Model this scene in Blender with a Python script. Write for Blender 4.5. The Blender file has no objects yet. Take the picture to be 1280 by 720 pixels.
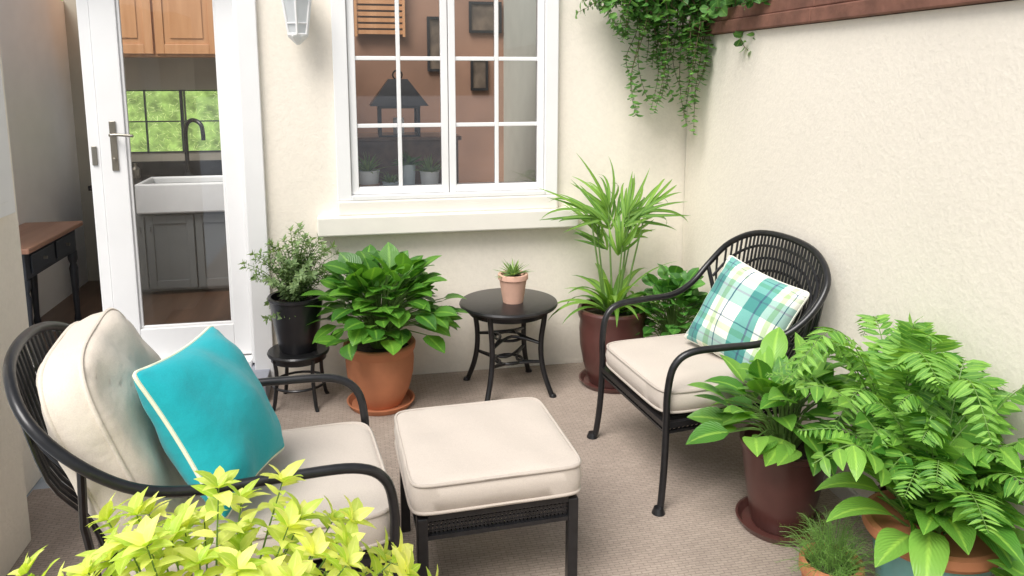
import bpy, math, random
from mathutils import Vector, Matrix
random.seed(7)
R=random.uniform
rad=math.radians
scene=bpy.context.scene
try:
    scene.view_settings.view_transform='Standard'; scene.view_settings.look='None'; scene.view_settings.exposure=0
except Exception: pass
# ---------------------------------------------------------------- materials
def base(name):
    m=bpy.data.materials.new(name); m.use_nodes=True
    nt=m.node_tree; b=nt.nodes['Principled BSDF']
    return m,nt,b
def mat(name,col,rough=.6,metal=0,var=.08,scale=6,bump=0,bscale=60,bdist=.002,spec=.5,var2=0,scale2=1.2,coat=0,sheen=0):
    m,nt,b=base(name); N=nt.nodes; L=nt.links
    b.inputs['Roughness'].default_value=rough; b.inputs['Metallic'].default_value=metal
    b.inputs['Specular IOR Level'].default_value=spec
    if coat: b.inputs['Coat Weight'].default_value=coat
    if sheen: b.inputs['Sheen Weight'].default_value=sheen
    tc=N.new('ShaderNodeTexCoord')
    n=N.new('ShaderNodeTexNoise'); n.inputs['Scale'].default_value=scale; n.inputs['Detail'].default_value=6
    L.new(tc.outputs['Object'],n.inputs['Vector'])
    mr=N.new('ShaderNodeMapRange'); mr.inputs[1].default_value=.3; mr.inputs[2].default_value=.7
    mr.inputs[3].default_value=1-var; mr.inputs[4].default_value=1+var
    L.new(n.outputs['Fac'],mr.inputs[0])
    fac=mr.outputs[0]
    if var2:
        n2=N.new('ShaderNodeTexNoise'); n2.inputs['Scale'].default_value=scale2; n2.inputs['Detail'].default_value=4
        L.new(tc.outputs['Object'],n2.inputs['Vector'])
        m2=N.new('ShaderNodeMapRange'); m2.inputs[1].default_value=.3; m2.inputs[2].default_value=.7
        m2.inputs[3].default_value=1-var2; m2.inputs[4].default_value=1+var2
        L.new(n2.outputs['Fac'],m2.inputs[0])
        mu=N.new('ShaderNodeMath'); mu.operation='MULTIPLY'; L.new(fac,mu.inputs[0]); L.new(m2.outputs[0],mu.inputs[1]); fac=mu.outputs[0]
    vm=N.new('ShaderNodeVectorMath'); vm.operation='SCALE'; vm.inputs[0].default_value=col
    L.new(fac,vm.inputs['Scale']); L.new(vm.outputs[0],b.inputs['Base Color'])
    if bump:
        bn=N.new('ShaderNodeTexNoise'); bn.inputs['Scale'].default_value=bscale; bn.inputs['Detail'].default_value=5
        L.new(tc.outputs['Object'],bn.inputs['Vector'])
        bp=N.new('ShaderNodeBump'); bp.inputs['Strength'].default_value=bump; bp.inputs['Distance'].default_value=bdist
        L.new(bn.outputs['Fac'],bp.inputs['Height']); L.new(bp.outputs[0],b.inputs['Normal'])
    return m
def leafmat(name,c1,c2,rough=.4,trans=.3,rib=.35,ribcol=None,spec=.5):
    m,nt,b=base(name); N=nt.nodes; L=nt.links
    g=N.new('ShaderNodeNewGeometry')
    mx=N.new('ShaderNodeMix'); mx.data_type='RGBA'
    mx.inputs[6].default_value=(*c1,1); mx.inputs[7].default_value=(*c2,1)
    L.new(g.outputs['Random Per Island'],mx.inputs[0])
    uv=N.new('ShaderNodeUVMap'); sx=N.new('ShaderNodeSeparateXYZ'); L.new(uv.outputs[0],sx.inputs[0])
    s=N.new('ShaderNodeMath'); s.operation='SUBTRACT'; s.inputs[1].default_value=.5; L.new(sx.outputs[0],s.inputs[0])
    a=N.new('ShaderNodeMath'); a.operation='ABSOLUTE'; L.new(s.outputs[0],a.inputs[0])
    mr=N.new('ShaderNodeMapRange'); mr.inputs[1].default_value=.02; mr.inputs[2].default_value=.09; mr.inputs[3].default_value=1; mr.inputs[4].default_value=0
    L.new(a.outputs[0],mr.inputs[0])
    sv=N.new('ShaderNodeMath'); sv.operation='SUBTRACT'; L.new(sx.outputs[1],sv.inputs[0]); L.new(a.outputs[0],sv.inputs[1])
    sm_=N.new('ShaderNodeMath'); sm_.operation='MULTIPLY'; sm_.inputs[1].default_value=60; L.new(sv.outputs[0],sm_.inputs[0])
    sn=N.new('ShaderNodeMath'); sn.operation='SINE'; L.new(sm_.outputs[0],sn.inputs[0])
    bp=N.new('ShaderNodeBump'); bp.inputs['Strength'].default_value=.3; bp.inputs['Distance'].default_value=.002
    L.new(sn.outputs[0],bp.inputs['Height']); L.new(bp.outputs[0],b.inputs['Normal'])
    rf=N.new('ShaderNodeMath'); rf.operation='MULTIPLY'; rf.inputs[1].default_value=rib; L.new(mr.outputs[0],rf.inputs[0])
    m2=N.new('ShaderNodeMix'); m2.data_type='RGBA'
    rc=ribcol or (min(1,c2[0]*2.2+.05),min(1,c2[1]*1.8+.05),c2[2]*1.6+.02)
    m2.inputs[7].default_value=(*rc,1); L.new(rf.outputs[0],m2.inputs[0]); L.new(mx.outputs[2],m2.inputs[6])
    L.new(m2.outputs[2],b.inputs['Base Color']); b.inputs['Roughness'].default_value=rough
    b.inputs['Specular IOR Level'].default_value=spec
    tr=N.new('ShaderNodeBsdfTranslucent')
    vm=N.new('ShaderNodeVectorMath'); vm.operation='MULTIPLY'; vm.inputs[1].default_value=(1.5,1.5,.7)
    L.new(m2.outputs[2],vm.inputs[0]); L.new(vm.outputs[0],tr.inputs[0])
    ms=N.new('ShaderNodeMixShader'); ms.inputs[0].default_value=trans
    L.new(b.outputs[0],ms.inputs[1]); L.new(tr.outputs[0],ms.inputs[2])
    L.new(ms.outputs[0],N['Material Output'].inputs[0])
    return m
def stucco(name,col):
    m,nt,b=base(name); N=nt.nodes; L=nt.links
    b.inputs['Roughness'].default_value=.9; b.inputs['Specular IOR Level'].default_value=.25
    tc=N.new('ShaderNodeTexCoord')
    n1=N.new('ShaderNodeTexNoise'); n1.inputs['Scale'].default_value=1.3; n1.inputs['Detail'].default_value=6
    n2=N.new('ShaderNodeTexNoise'); n2.inputs['Scale'].default_value=38; n2.inputs['Detail'].default_value=7; n2.inputs['Roughness'].default_value=.7
    n3=N.new('ShaderNodeTexVoronoi'); n3.inputs['Scale'].default_value=70
    for n in(n1,n2,n3): L.new(tc.outputs['Object'],n.inputs['Vector'])
    mr=N.new('ShaderNodeMapRange'); mr.inputs[1].default_value=.3; mr.inputs[2].default_value=.7; mr.inputs[3].default_value=.96; mr.inputs[4].default_value=1.02
    L.new(n1.outputs['Fac'],mr.inputs[0])
    mf=N.new('ShaderNodeMapRange'); mf.inputs[1].default_value=.3; mf.inputs[2].default_value=.6; mf.inputs[3].default_value=.955; mf.inputs[4].default_value=1.015
    L.new(n2.outputs['Fac'],mf.inputs[0])
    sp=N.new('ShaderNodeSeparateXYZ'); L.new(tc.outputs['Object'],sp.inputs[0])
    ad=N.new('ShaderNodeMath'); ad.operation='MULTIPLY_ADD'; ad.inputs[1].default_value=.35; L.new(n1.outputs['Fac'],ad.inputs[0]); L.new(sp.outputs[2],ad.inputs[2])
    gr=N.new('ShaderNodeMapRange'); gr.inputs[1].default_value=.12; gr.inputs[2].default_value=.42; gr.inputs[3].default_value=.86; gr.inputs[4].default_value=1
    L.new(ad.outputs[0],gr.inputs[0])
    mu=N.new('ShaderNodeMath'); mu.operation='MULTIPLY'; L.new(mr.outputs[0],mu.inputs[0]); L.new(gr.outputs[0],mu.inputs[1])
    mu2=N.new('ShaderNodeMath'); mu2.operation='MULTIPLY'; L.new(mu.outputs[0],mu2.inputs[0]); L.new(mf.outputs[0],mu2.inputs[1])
    vm=N.new('ShaderNodeVectorMath'); vm.operation='SCALE'; vm.inputs[0].default_value=col
    L.new(mu2.outputs[0],vm.inputs['Scale']); L.new(vm.outputs[0],b.inputs['Base Color'])
    aa=N.new('ShaderNodeMath'); aa.operation='MULTIPLY_ADD'; aa.inputs[1].default_value=.25; L.new(n3.outputs['Distance'],aa.inputs[0]); L.new(n2.outputs['Fac'],aa.inputs[2])
    bp=N.new('ShaderNodeBump'); bp.inputs['Strength'].default_value=.40; bp.inputs['Distance'].default_value=.005
    L.new(aa.outputs[0],bp.inputs['Height']); L.new(bp.outputs[0],b.inputs['Normal'])
    return m
def glassmat(name,tint=(1,1,1),ior=1.45):
    m=bpy.data.materials.new(name); m.use_nodes=True; nt=m.node_tree; N=nt.nodes; L=nt.links
    N.remove(N['Principled BSDF'])
    t=N.new('ShaderNodeBsdfTransparent'); t.inputs[0].default_value=(*tint,1)
    g=N.new('ShaderNodeBsdfGlossy'); g.inputs['Roughness'].default_value=.02
    f=N.new('ShaderNodeFresnel'); f.inputs[0].default_value=ior
    ms=N.new('ShaderNodeMixShader'); L.new(f.outputs[0],ms.inputs[0]); L.new(t.outputs[0],ms.inputs[1]); L.new(g.outputs[0],ms.inputs[2])
    L.new(ms.outputs[0],N['Material Output'].inputs[0]); return m
def frosted(name):
    m=bpy.data.materials.new(name); m.use_nodes=True; nt=m.node_tree; N=nt.nodes; L=nt.links
    N.remove(N['Principled BSDF'])
    t=N.new('ShaderNodeBsdfTranslucent'); t.inputs[0].default_value=(.85,.87,.88,1)
    g=N.new('ShaderNodeBsdfDiffuse'); g.inputs[0].default_value=(.80,.83,.85,1)
    ms=N.new('ShaderNodeMixShader'); ms.inputs[0].default_value=.5; L.new(t.outputs[0],ms.inputs[1]); L.new(g.outputs[0],ms.inputs[2])
    L.new(ms.outputs[0],N['Material Output'].inputs[0]); return m
def floormat():
    m,nt,b=base('patio_weave'); N=nt.nodes; L=nt.links
    b.inputs['Roughness'].default_value=.92; b.inputs['Specular IOR Level'].default_value=.2
    tc=N.new('ShaderNodeTexCoord')
    br=N.new('ShaderNodeTexBrick'); br.inputs['Scale'].default_value=1; br.inputs['Brick Width'].default_value=.040; br.inputs['Row Height'].default_value=.013
    br.inputs['Mortar Size'].default_value=.0020; br.inputs['Mortar Smooth'].default_value=.8
    br.inputs['Color1'].default_value=(.385,.317,.268,1); br.inputs['Color2'].default_value=(.34,.277,.235,1); br.inputs['Mortar'].default_value=(.23,.187,.158,1)
    n0=N.new('ShaderNodeTexNoise'); n0.inputs['Scale'].default_value=14; n0.inputs['Detail'].default_value=2
    L.new(tc.outputs['Object'],n0.inputs['Vector'])
    ma=N.new('ShaderNodeVectorMath'); ma.operation='MULTIPLY_ADD'; ma.inputs[1].default_value=(.012,.012,.012)
    L.new(n0.outputs['Color'],ma.inputs[0]); L.new(tc.outputs['Object'],ma.inputs[2]); L.new(ma.outputs[0],br.inputs['Vector'])
    n=N.new('ShaderNodeTexNoise'); n.inputs['Scale'].default_value=1.8; n.inputs['Detail'].default_value=7; n.inputs['Roughness'].default_value=.6
    L.new(tc.outputs['Object'],n.inputs['Vector'])
    n2=N.new('ShaderNodeTexNoise'); n2.inputs['Scale'].default_value=90; n2.inputs['Detail'].default_value=4
    L.new(tc.outputs['Object'],n2.inputs['Vector'])
    mr=N.new('ShaderNodeMapRange'); mr.inputs[1].default_value=.3; mr.inputs[2].default_value=.7; mr.inputs[3].default_value=.84; mr.inputs[4].default_value=1.1; L.new(n.outputs['Fac'],mr.inputs[0])
    mr2=N.new('ShaderNodeMapRange'); mr2.inputs[1].default_value=.3; mr2.inputs[2].default_value=.7; mr2.inputs[3].default_value=.9; mr2.inputs[4].default_value=1.08; L.new(n2.outputs['Fac'],mr2.inputs[0])
    mu=N.new('ShaderNodeMath'); mu.operation='MULTIPLY'; L.new(mr.outputs[0],mu.inputs[0]); L.new(mr2.outputs[0],mu.inputs[1])
    vm=N.new('ShaderNodeVectorMath'); vm.operation='SCALE'; L.new(br.outputs['Color'],vm.inputs[0]); L.new(mu.outputs[0],vm.inputs['Scale'])
    L.new(vm.outputs[0],b.inputs['Base Color'])
    hh=N.new('ShaderNodeMath'); hh.operation='SUBTRACT'; L.new(n2.outputs['Fac'],hh.inputs[0]); L.new(br.outputs['Fac'],hh.inputs[1])
    bp=N.new('ShaderNodeBump'); bp.inputs['Strength'].default_value=.3; bp.inputs['Distance'].default_value=.002
    L.new(hh.outputs[0],bp.inputs['Height']); L.new(bp.outputs[0],b.inputs['Normal'])
    return m
def fabric(name,col,rough=.9,wr=.25):
    m,nt,b=base(name); N=nt.nodes; L=nt.links
    b.inputs['Roughness'].default_value=rough; b.inputs['Specular IOR Level'].default_value=.2; b.inputs['Sheen Weight'].default_value=.15
    tc=N.new('ShaderNodeTexCoord')
    n=N.new('ShaderNodeTexNoise'); n.inputs['Scale'].default_value=5; n.inputs['Detail'].default_value=4; L.new(tc.outputs['Object'],n.inputs['Vector'])
    w=N.new('ShaderNodeTexNoise'); w.inputs['Scale'].default_value=300; w.inputs['Detail'].default_value=2; L.new(tc.outputs['Object'],w.inputs['Vector'])
    mr=N.new('ShaderNodeMapRange'); mr.inputs[1].default_value=.3; mr.inputs[2].default_value=.7; mr.inputs[3].default_value=.94; mr.inputs[4].default_value=1.05; L.new(w.outputs['Fac'],mr.inputs[0])
    vm=N.new('ShaderNodeVectorMath'); vm.operation='SCALE'; vm.inputs[0].default_value=col; L.new(mr.outputs[0],vm.inputs['Scale']); L.new(vm.outputs[0],b.inputs['Base Color'])
    ad=N.new('ShaderNodeMath'); ad.operation='MULTIPLY_ADD'; ad.inputs[1].default_value=.02; L.new(w.outputs['Fac'],ad.inputs[0]); L.new(n.outputs['Fac'],ad.inputs[2])
    bp=N.new('ShaderNodeBump'); bp.inputs['Strength'].default_value=wr; bp.inputs['Distance'].default_value=.03
    L.new(ad.outputs[0],bp.inputs['Height']); L.new(bp.outputs[0],b.inputs['Normal'])
    return m,nt,b,vm
def plaid():
    m,nt,b,vm=fabric('plaid_fabric',(.8,.8,.8)); N=nt.nodes; L=nt.links
    uv=N.new('ShaderNodeUVMap'); sx=N.new('ShaderNodeSeparateXYZ'); L.new(uv.outputs[0],sx.inputs[0])
    cols=[]
    for k in(0,1):
        mm=N.new('ShaderNodeMath'); mm.operation='MULTIPLY'; mm.inputs[1].default_value=2.1; L.new(sx.outputs[k],mm.inputs[0])
        fr=N.new('ShaderNodeMath'); fr.operation='FRACT'; L.new(mm.outputs[0],fr.inputs[0])
        cr=N.new('ShaderNodeValToRGB'); cr.color_ramp.interpolation='CONSTANT'
        W=(.86,.86,.80,1); T=(.17,.43,.41,1); G=(.56,.68,.46,1); B=(.13,.22,.30,1)
        st=[(0,W),(.16,T),(.38,B),(.42,T),(.54,W),(.68,G),(.79,W),(.88,B),(.905,W)]
        e=cr.color_ramp.elements; e[0].position=0; e[0].color=W; e[1].position=.16; e[1].color=T
        for p,c in st[2:]:
            x=e.new(p); x.color=c
        L.new(fr.outputs[0],cr.inputs[0]); cols.append(cr)
    mx=N.new('ShaderNodeMix'); mx.data_type='RGBA'; mx.blend_type='MULTIPLY'; mx.inputs[0].default_value=.75
    L.new(cols[0].outputs[0],mx.inputs[6]); L.new(cols[1].outputs[0],mx.inputs[7]); L.new(mx.outputs[2],vm.inputs[0])
    return m
def wood(name,c1,c2,axis=2,rough=.4):
    m,nt,b=base(name); N=nt.nodes; L=nt.links
    b.inputs['Roughness'].default_value=rough
    tc=N.new('ShaderNodeTexCoord'); mp=N.new('ShaderNodeMapping'); s=[14,14,14]; s[axis]=1.2; mp.inputs['Scale'].default_value=s
    L.new(tc.outputs['Object'],mp.inputs[0]); n=N.new('ShaderNodeTexNoise'); n.inputs['Scale'].default_value=1.5; n.inputs['Detail'].default_value=7
    L.new(mp.outputs[0],n.inputs['Vector']); mx=N.new('ShaderNodeMix'); mx.data_type='RGBA'; mx.inputs[6].default_value=(*c1,1); mx.inputs[7].default_value=(*c2,1)
    mr=N.new('ShaderNodeMapRange'); mr.inputs[1].default_value=.3; mr.inputs[2].default_value=.7; L.new(n.outputs['Fac'],mr.inputs[0]); L.new(mr.outputs[0],mx.inputs[0]); L.new(mx.outputs[2],b.inputs['Base Color'])
    return m
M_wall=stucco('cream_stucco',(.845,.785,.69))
M_sill=mat('painted_stone_sill',(.80,.765,.70),.7,var=.03,bump=.2,bscale=40)
M_white=mat('white_paint',(.82,.82,.82),.35,var=.03,scale=3,bump=.05)
M_glass=glassmat('window_glass',ior=1.6); M_frost=frosted('frosted_lantern_glass')
M_iron=mat('black_wrought_metal',(.018,.018,.020),.34,metal=.35,var=.25,scale=30,bump=.15,bscale=120,bdist=.001,coat=.2)
M_ironflat=mat('dark_metal_mesh',(.03,.028,.028),.45,metal=.3,var=.3,scale=90,bump=.6,bscale=160,bdist=.003)
M_cush=fabric('beige_canvas',(.53,.47,.415))[0]
M_cushw=fabric('pale_canvas',(.66,.59,.505),wr=.6)[0]
M_pipe=fabric('beige_piping',(.47,.415,.365),wr=.05)[0]
M_teal=fabric('teal_fabric',(.014,.36,.41),wr=.5)[0]
M_lpipe=fabric('cream_piping',(.78,.80,.60),wr=.05)[0]
M_plaid=plaid()
M_terra=mat('terracotta',(.48,.185,.09),.75,var=.12,scale=7,bump=.2,bscale=50,var2=.14,scale2=3)
M_pink=mat('pale_terracotta',(.62,.38,.29),.8,var=.1,scale=12,bump=.2)
M_brown=mat('brown_glazed_pot',(.095,.035,.030),.38,var=.15,scale=9,bump=.08,coat=.25)
M_black=mat('black_glazed_pot',(.016,.016,.019),.28,var=.2,scale=8,bump=.05)
M_tealpot=mat('teal_glazed_pot',(.15,.36,.36),.35,var=.2,scale=7,bump=.1,coat=.3)
M_whitepot=mat('white_ceramic',(.86,.87,.87),.35,var=.05)
M_bluepot=mat('grey_blue_ceramic',(.68,.77,.82),.4,var=.08)
M_soil=mat('potting_soil',(.035,.024,.017),1,var=.5,scale=60,bump=1,bscale=80,bdist=.01)
M_floor=floormat()
M_ground=mat('stone_paving',(.33,.36,.40),.85,var=.12,scale=12,bump=.3,bscale=50,var2=.15)
M_step=mat('bluestone_step',(.30,.31,.36),.8,var=.12,scale=14,bump=.3,bscale=50)
M_cope=mat('red_brown_coping',(.18,.08,.055),.85,var=.3,scale=8,bump=.6,bscale=24,bdist=.008)
M_stem=mat('green_stem',(.12,.22,.05),.5,var=.2,scale=30)
M_wstem=mat('woody_stem',(.13,.09,.05),.8,var=.3,scale=40)
M_hcore=mat('hedge_inner_green',(.30,.45,.12),.8,var=.5,scale=9)
M_orange=wood('honey_wood',(.62,.33,.16),(.50,.24,.10))
M_dwood=wood('table_wood',(.42,.23,.16),(.32,.16,.10),axis=1)
M_grey=mat('grey_cabinet_paint',(.19,.20,.20),.45,var=.05)
M_counter=mat('dark_counter',(.02,.02,.022),.25,var=.3,scale=20)
M_int=mat('white_interior_paint',(.88,.87,.84),.6,var=.03)
M_kit=mat('warm_grey_plaster',(.42,.39,.32),.7,var=.05)
M_rust=mat('terracotta_plaster',(.29,.165,.11),.75,var=.3,scale=1.3)
M_sage=mat('sage_plaster',(.46,.48,.42),.75,var=.05)
M_ifloor=wood('interior_floorboard',(.16,.09,.055),(.09,.05,.03),axis=1,rough=.3)
M_navy=mat('dark_navy_paint',(.03,.035,.045),.4,var=.1)
M_steel=mat('brushed_metal',(.30,.28,.24),.32,metal=.9,var=.05)
M_base=mat('skirting_stone',(.55,.53,.49),.8,var=.1,scale=10,bump=.2)
LF_big=leafmat('leaf_glossy_green',(.035,.14,.018),(.15,.37,.045),.33)
LF_herb=leafmat('leaf_grey_green',(.12,.21,.08),(.30,.42,.20),.55)
LF_palm=leafmat('leaf_palm',(.075,.21,.025),(.23,.42,.07),.4)
LF_dark=leafmat('leaf_deep_green',(.04,.15,.025),(.11,.31,.055),.4)
LF_mid=leafmat('leaf_mid_green',(.06,.21,.028),(.24,.48,.08),.36)
LF_fern=leafmat('leaf_fern',(.09,.27,.038),(.28,.53,.10),.5)
LF_lime=leafmat('leaf_lime',(.42,.60,.06),(.92,.90,.30),.32,trans=.35,rib=.25)
LF_vine=leafmat('leaf_vine',(.045,.16,.03),(.17,.37,.09),.45)
LF_suc=leafmat('leaf_succulent',(.16,.30,.10),(.32,.46,.18),.5)
LF_hedge=leafmat('leaf_hedge',(.55,.70,.25),(.92,.96,.62),.5,trans=.4,rib=0)
# ---------------------------------------------------------------- builders
def sm(pts,n=6,closed=False):
    P=[Vector(p) for p in pts]; out=[]
    k=len(P); rng=k if closed else k-1
    for i in range(rng):
        if closed: p0,p1,p2,p3=P[(i-1)%k],P[i],P[(i+1)%k],P[(i+2)%k]
        else: p0,p1,p2,p3=P[max(i-1,0)],P[i],P[i+1],P[min(i+2,k-1)]
        for j in range(n):
            t=j/n
            out.append(.5*((2*p1)+(-p0+p2)*t+(2*p0-5*p1+4*p2-p3)*t*t+(-p0+3*p1-3*p2+p3)*t**3))
    if not closed: out.append(P[-1].copy())
    return out
class MB:
    def __init__(s): s.v=[];s.f=[];s.uv=[];s.mi=[];s.m=0
    def av(s,p,uv=(0,0)): s.v.append(tuple(p)); s.uv.append(uv); return len(s.v)-1
    def af(s,*i): s.f.append(tuple(i)); s.mi.append(s.m)
    def box(s,x0,x1,y0,y1,z0,z1,M=None):
        b=len(s.v)
        for z in(z0,z1):
            for x,y in((x0,y0),(x1,y0),(x1,y1),(x0,y1)):
                p=Vector((x,y,z)); 
                if M: p=M@p
                s.av(p)
        for q in((0,3,2,1),(4,5,6,7),(0,1,5,4),(1,2,6,5),(2,3,7,6),(3,0,4,7)): s.af(*[b+i for i in q])
    def bar(s,a,c,w,h):
        a=Vector(a);c=Vector(c);d=(c-a);L=d.length; q=d.to_track_quat('X','Z').to_matrix().to_4x4()
        s.box(0,L,-w/2,w/2,-h/2,h/2,Matrix.Translation(a)@q)
    def tube(s,pts,r,seg=8,closed=False):
        P=[Vector(p) for p in pts]; n=len(P)
        rr=r if isinstance(r,(list,tuple)) else [r]*n
        T=[]
        for i in range(n):
            if closed: t=P[(i+1)%n]-P[(i-1)%n]
            else: t=P[min(i+1,n-1)]-P[max(i-1,0)]
            if t.length<1e-9: t=Vector((0,0,1))
            T.append(t.normalized())
        u=T[0].orthogonal().normalized(); b=len(s.v)
        for i in range(n):
            u=(u-T[i]*u.dot(T[i])); 
            if u.length<1e-6: u=T[i].orthogonal()
            u.normalize(); w=T[i].cross(u)
            for k in range(seg):
                a=2*math.pi*k/seg
                s.av(P[i]+(u*math.cos(a)+w*math.sin(a))*rr[i])
        for i in range(n if closed else n-1):
            j=(i+1)%n
            for k in range(seg):
                k2=(k+1)%seg
                s.af(b+i*seg+k,b+i*seg+k2,b+j*seg+k2,b+j*seg+k)
        if not closed:
            s.af(*[b+k for k in range(seg)][::-1]); s.af(*[b+(n-1)*seg+k for k in range(seg)])
    def lathe(s,prof,c=(0,0,0),seg=40,sq=1):
        b=len(s.v);n=len(prof)
        for r,z in prof:
            for k in range(seg):
                a=2*math.pi*k/seg; s.av((c[0]+r*math.cos(a),c[1]+r*math.sin(a)*sq,c[2]+z))
        for i in range(n-1):
            for k in range(seg):
                k2=(k+1)%seg; s.af(b+i*seg+k,b+i*seg+k2,b+(i+1)*seg+k2,b+(i+1)*seg+k)
        s.af(*[b+k for k in range(seg)][::-1]); s.af(*[b+(n-1)*seg+k for k in range(seg)])
    def cushion(s,w,d,h,M,edge=.62,N=18,n=9,ear=0,pinch=0,pipe=.006,wr=.004,pm=1,seed=0):
        m0=s.m; g=[-math.cos(math.pi*i/N) for i in range(N+1)]
        g=[x*.55+(2*i/N-1)*.45 for i,x in enumerate(g)]
        rnd=random.Random(seed)
        ph=[rnd.uniform(0,6) for _ in range(4)]
        def pos(u,v,side):
            mx=max(abs(u),abs(v))
            if mx>1e-5:
                a_,b_=abs(u)/mx,abs(v)/mx; sc=1/((a_**n+b_**n)**(1/n))
            else: sc=1
            x,y=u*sc,v*sc
            if ear:
                x*=1-ear*(1-v*v)*abs(u); y*=1-ear*(1-u*u)*abs(v)
            bulge=max(0,(1-u*u))*max(0,(1-v*v))
            z=h/2*(edge+(1-edge)*bulge**(.5 if edge<.2 else .38))
            z+=wr*bulge**.3*(math.sin(7*u+3*v+ph[0])+.6*math.sin(5*v-4*u+ph[1]+side)+.5*math.sin(13*u*v+ph[2]))
            return M@Vector((x*w/2,y*d/2,side*z))
        ids={}
        for side in(1,-1):
            for i in range(N+1):
                for j in range(N+1): ids[side,i,j]=s.av(pos(g[i],g[j],side),(i/N,j/N) if side>0 else (j/N,i/N))
        for side in(1,-1):
            for i in range(N):
                for j in range(N):
                    q=[ids[side,i,j],ids[side,i+1,j],ids[side,i+1,j+1],ids[side,i,j+1]]
                    s.af(*(q if side>0 else q[::-1]))
        loop=[(i,0) for i in range(N)]+[(N,j) for j in range(N)]+[(i,N) for i in range(N,0,-1)]+[(0,j) for j in range(N,0,-1)]
        K=len(loop)
        if edge>.2:
            mid=[]
            ctr=M@Vector((0,0,0))
            for (i,j) in loop:
                a=Vector(s.v[ids[1,i,j]]);b_=Vector(s.v[ids[-1,i,j]]);c=(a+b_)/2
                mid.append(s.av(ctr+(c-ctr)*1.022))
            for k in range(K):
                k2=(k+1)%K; a=ids[1,*loop[k]];a2=ids[1,*loop[k2]];b1=ids[-1,*loop[k]];b2=ids[-1,*loop[k2]]
                s.af(a,mid[k],mid[k2],a2); s.af(mid[k],b1,b2,mid[k2])
        else:
            for k in range(K):
                k2=(k+1)%K; s.af(ids[1,*loop[k]],ids[-1,*loop[k]],ids[-1,*loop[k2]],ids[1,*loop[k2]])
        s.m=pm
        for side in ((1,-1) if edge>.2 else (1,)):
            pts=[Vector(s.v[ids[side,i,j]]) for i,j in loop]
            if edge<=.2: pts=[(Vector(s.v[ids[1,i,j]])+Vector(s.v[ids[-1,i,j]]))/2 for i,j in loop]
            s.tube(pts,pipe,6,closed=True)
        s.m=m0
    def leaf(s,p,d,n,L,W,droop=.6,fold=.25,segs=5,prof='ov',sway=0):
        d=Vector(d).normalized(); n=Vector(n); sd=d.cross(n)
        if sd.length<1e-4: sd=d.orthogonal()
        sd.normalize(); n=sd.cross(d).normalized(); p=Vector(p); b=len(s.v)
        for i in range(segs+1):
            t=i/segs
            if prof=='ov': w=math.sin(math.pi*min(1,t**.72*.98+.02))**.85
            elif prof=='la': w=math.sin(math.pi*min(1,t**.85*.98+.02))
            elif prof=='st': w=min(1,t*5+.35)*(1-t**2.5)
            elif prof=='rd': w=math.sin(math.pi*min(1,t**.9*.96+.03))**.6
            w=max(w,.02)*W/2
            a=sd*w
            s.av(p-a+n*w*fold,(0,t)); s.av(p,(.5,t)); s.av(p+a+n*w*fold,(1,t))
            if i<segs:
                rot=Matrix.Rotation(-droop/segs,3,sd); d=rot@d; n=rot@n
                if sway: 
                    r2=Matrix.Rotation(sway/segs,3,n); d=r2@d; sd=r2@sd
                p=p+d*(L/segs)
        for i in range(segs):
            q=b+i*3; s.af(q,q+1,q+4,q+3); s.af(q+1,q+2,q+5,q+4)
        return p
    def obj(s,name,mats,parent=None,smooth=True,ang=38,bevel=0,recalc=True):
        me=bpy.data.meshes.new(name); me.from_pydata(s.v,[],s.f)
        if not isinstance(mats,(list,tuple)): mats=[mats]
        for m in mats: me.materials.append(m)
        me.polygons.foreach_set('material_index',s.mi)
        ul=me.uv_layers.new(name='UVMap'); buf=[]
        for l in me.loops: buf.extend(s.uv[l.vertex_index])
        ul.data.foreach_set('uv',buf)
        if recalc:
            import bmesh
            bm=bmesh.new(); bm.from_mesh(me); bmesh.ops.recalc_face_normals(bm,faces=bm.faces); bm.to_mesh(me); bm.free()
        me.update()
        if smooth:
            me.polygons.foreach_set('use_smooth',[True]*len(me.polygons))
            if ang: me.set_sharp_from_angle(angle=rad(ang))
        o=bpy.data.objects.new(name,me); scene.collection.objects.link(o)
        if parent: o.parent=parent
        if bevel:
            bv=o.modifiers.new('bevel','BEVEL'); bv.width=bevel; bv.segments=2; bv.limit_method='ANGLE'
        return o
    def lobj(s,name,m,parent): return s.obj(name,m,parent,True,0,0,False)
def thing(name,label,cat,loc=(0,0,0),rot=0,group=None):
    e=bpy.data.objects.new(name,None); e.empty_display_size=.1; scene.collection.objects.link(e)
    e.location=loc; e.rotation_euler=(0,0,rot); e['label']=label; e['category']=cat
    if group: e['group']=group
    return e
def top(o,label,cat): o['label']=label;o['category']=cat; return o
# ---------------------------------------------------------------- setting
def sheet(name,pts,z,m):
    b=MB(); i=[b.av((x,y,z)) for x,y in pts]; b.af(*i)
    o=b.obj(name,m,smooth=False,recalc=False); o['kind']='structure'; return o
sheet('ground',((-60,-60),(60,-60),(60,60),(-60,60)),0,M_ground)
sheet('patio',((-1.375,-1.5),(1.885,-1.5),(1.885,4.215),(-1.22,4.215),(-1.22,3.28),(-1.375,3.28)),.004,M_floor)
YB=4.22; XR=1.89
# house -------------------------------------------------------
house=thing('house','cream stucco house with french doors and a white casement window','house')
b=MB(); WT=2.52
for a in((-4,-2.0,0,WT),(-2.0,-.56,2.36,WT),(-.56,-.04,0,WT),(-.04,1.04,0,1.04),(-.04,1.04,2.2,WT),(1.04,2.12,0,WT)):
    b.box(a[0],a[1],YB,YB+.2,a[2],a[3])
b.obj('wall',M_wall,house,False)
b=MB(); b.box(-4.02,2.14,4.20,4.44,WT+.002,WT+.05); o=b.obj('parapet_coping',M_sill,house,False,bevel=.005)
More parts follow.
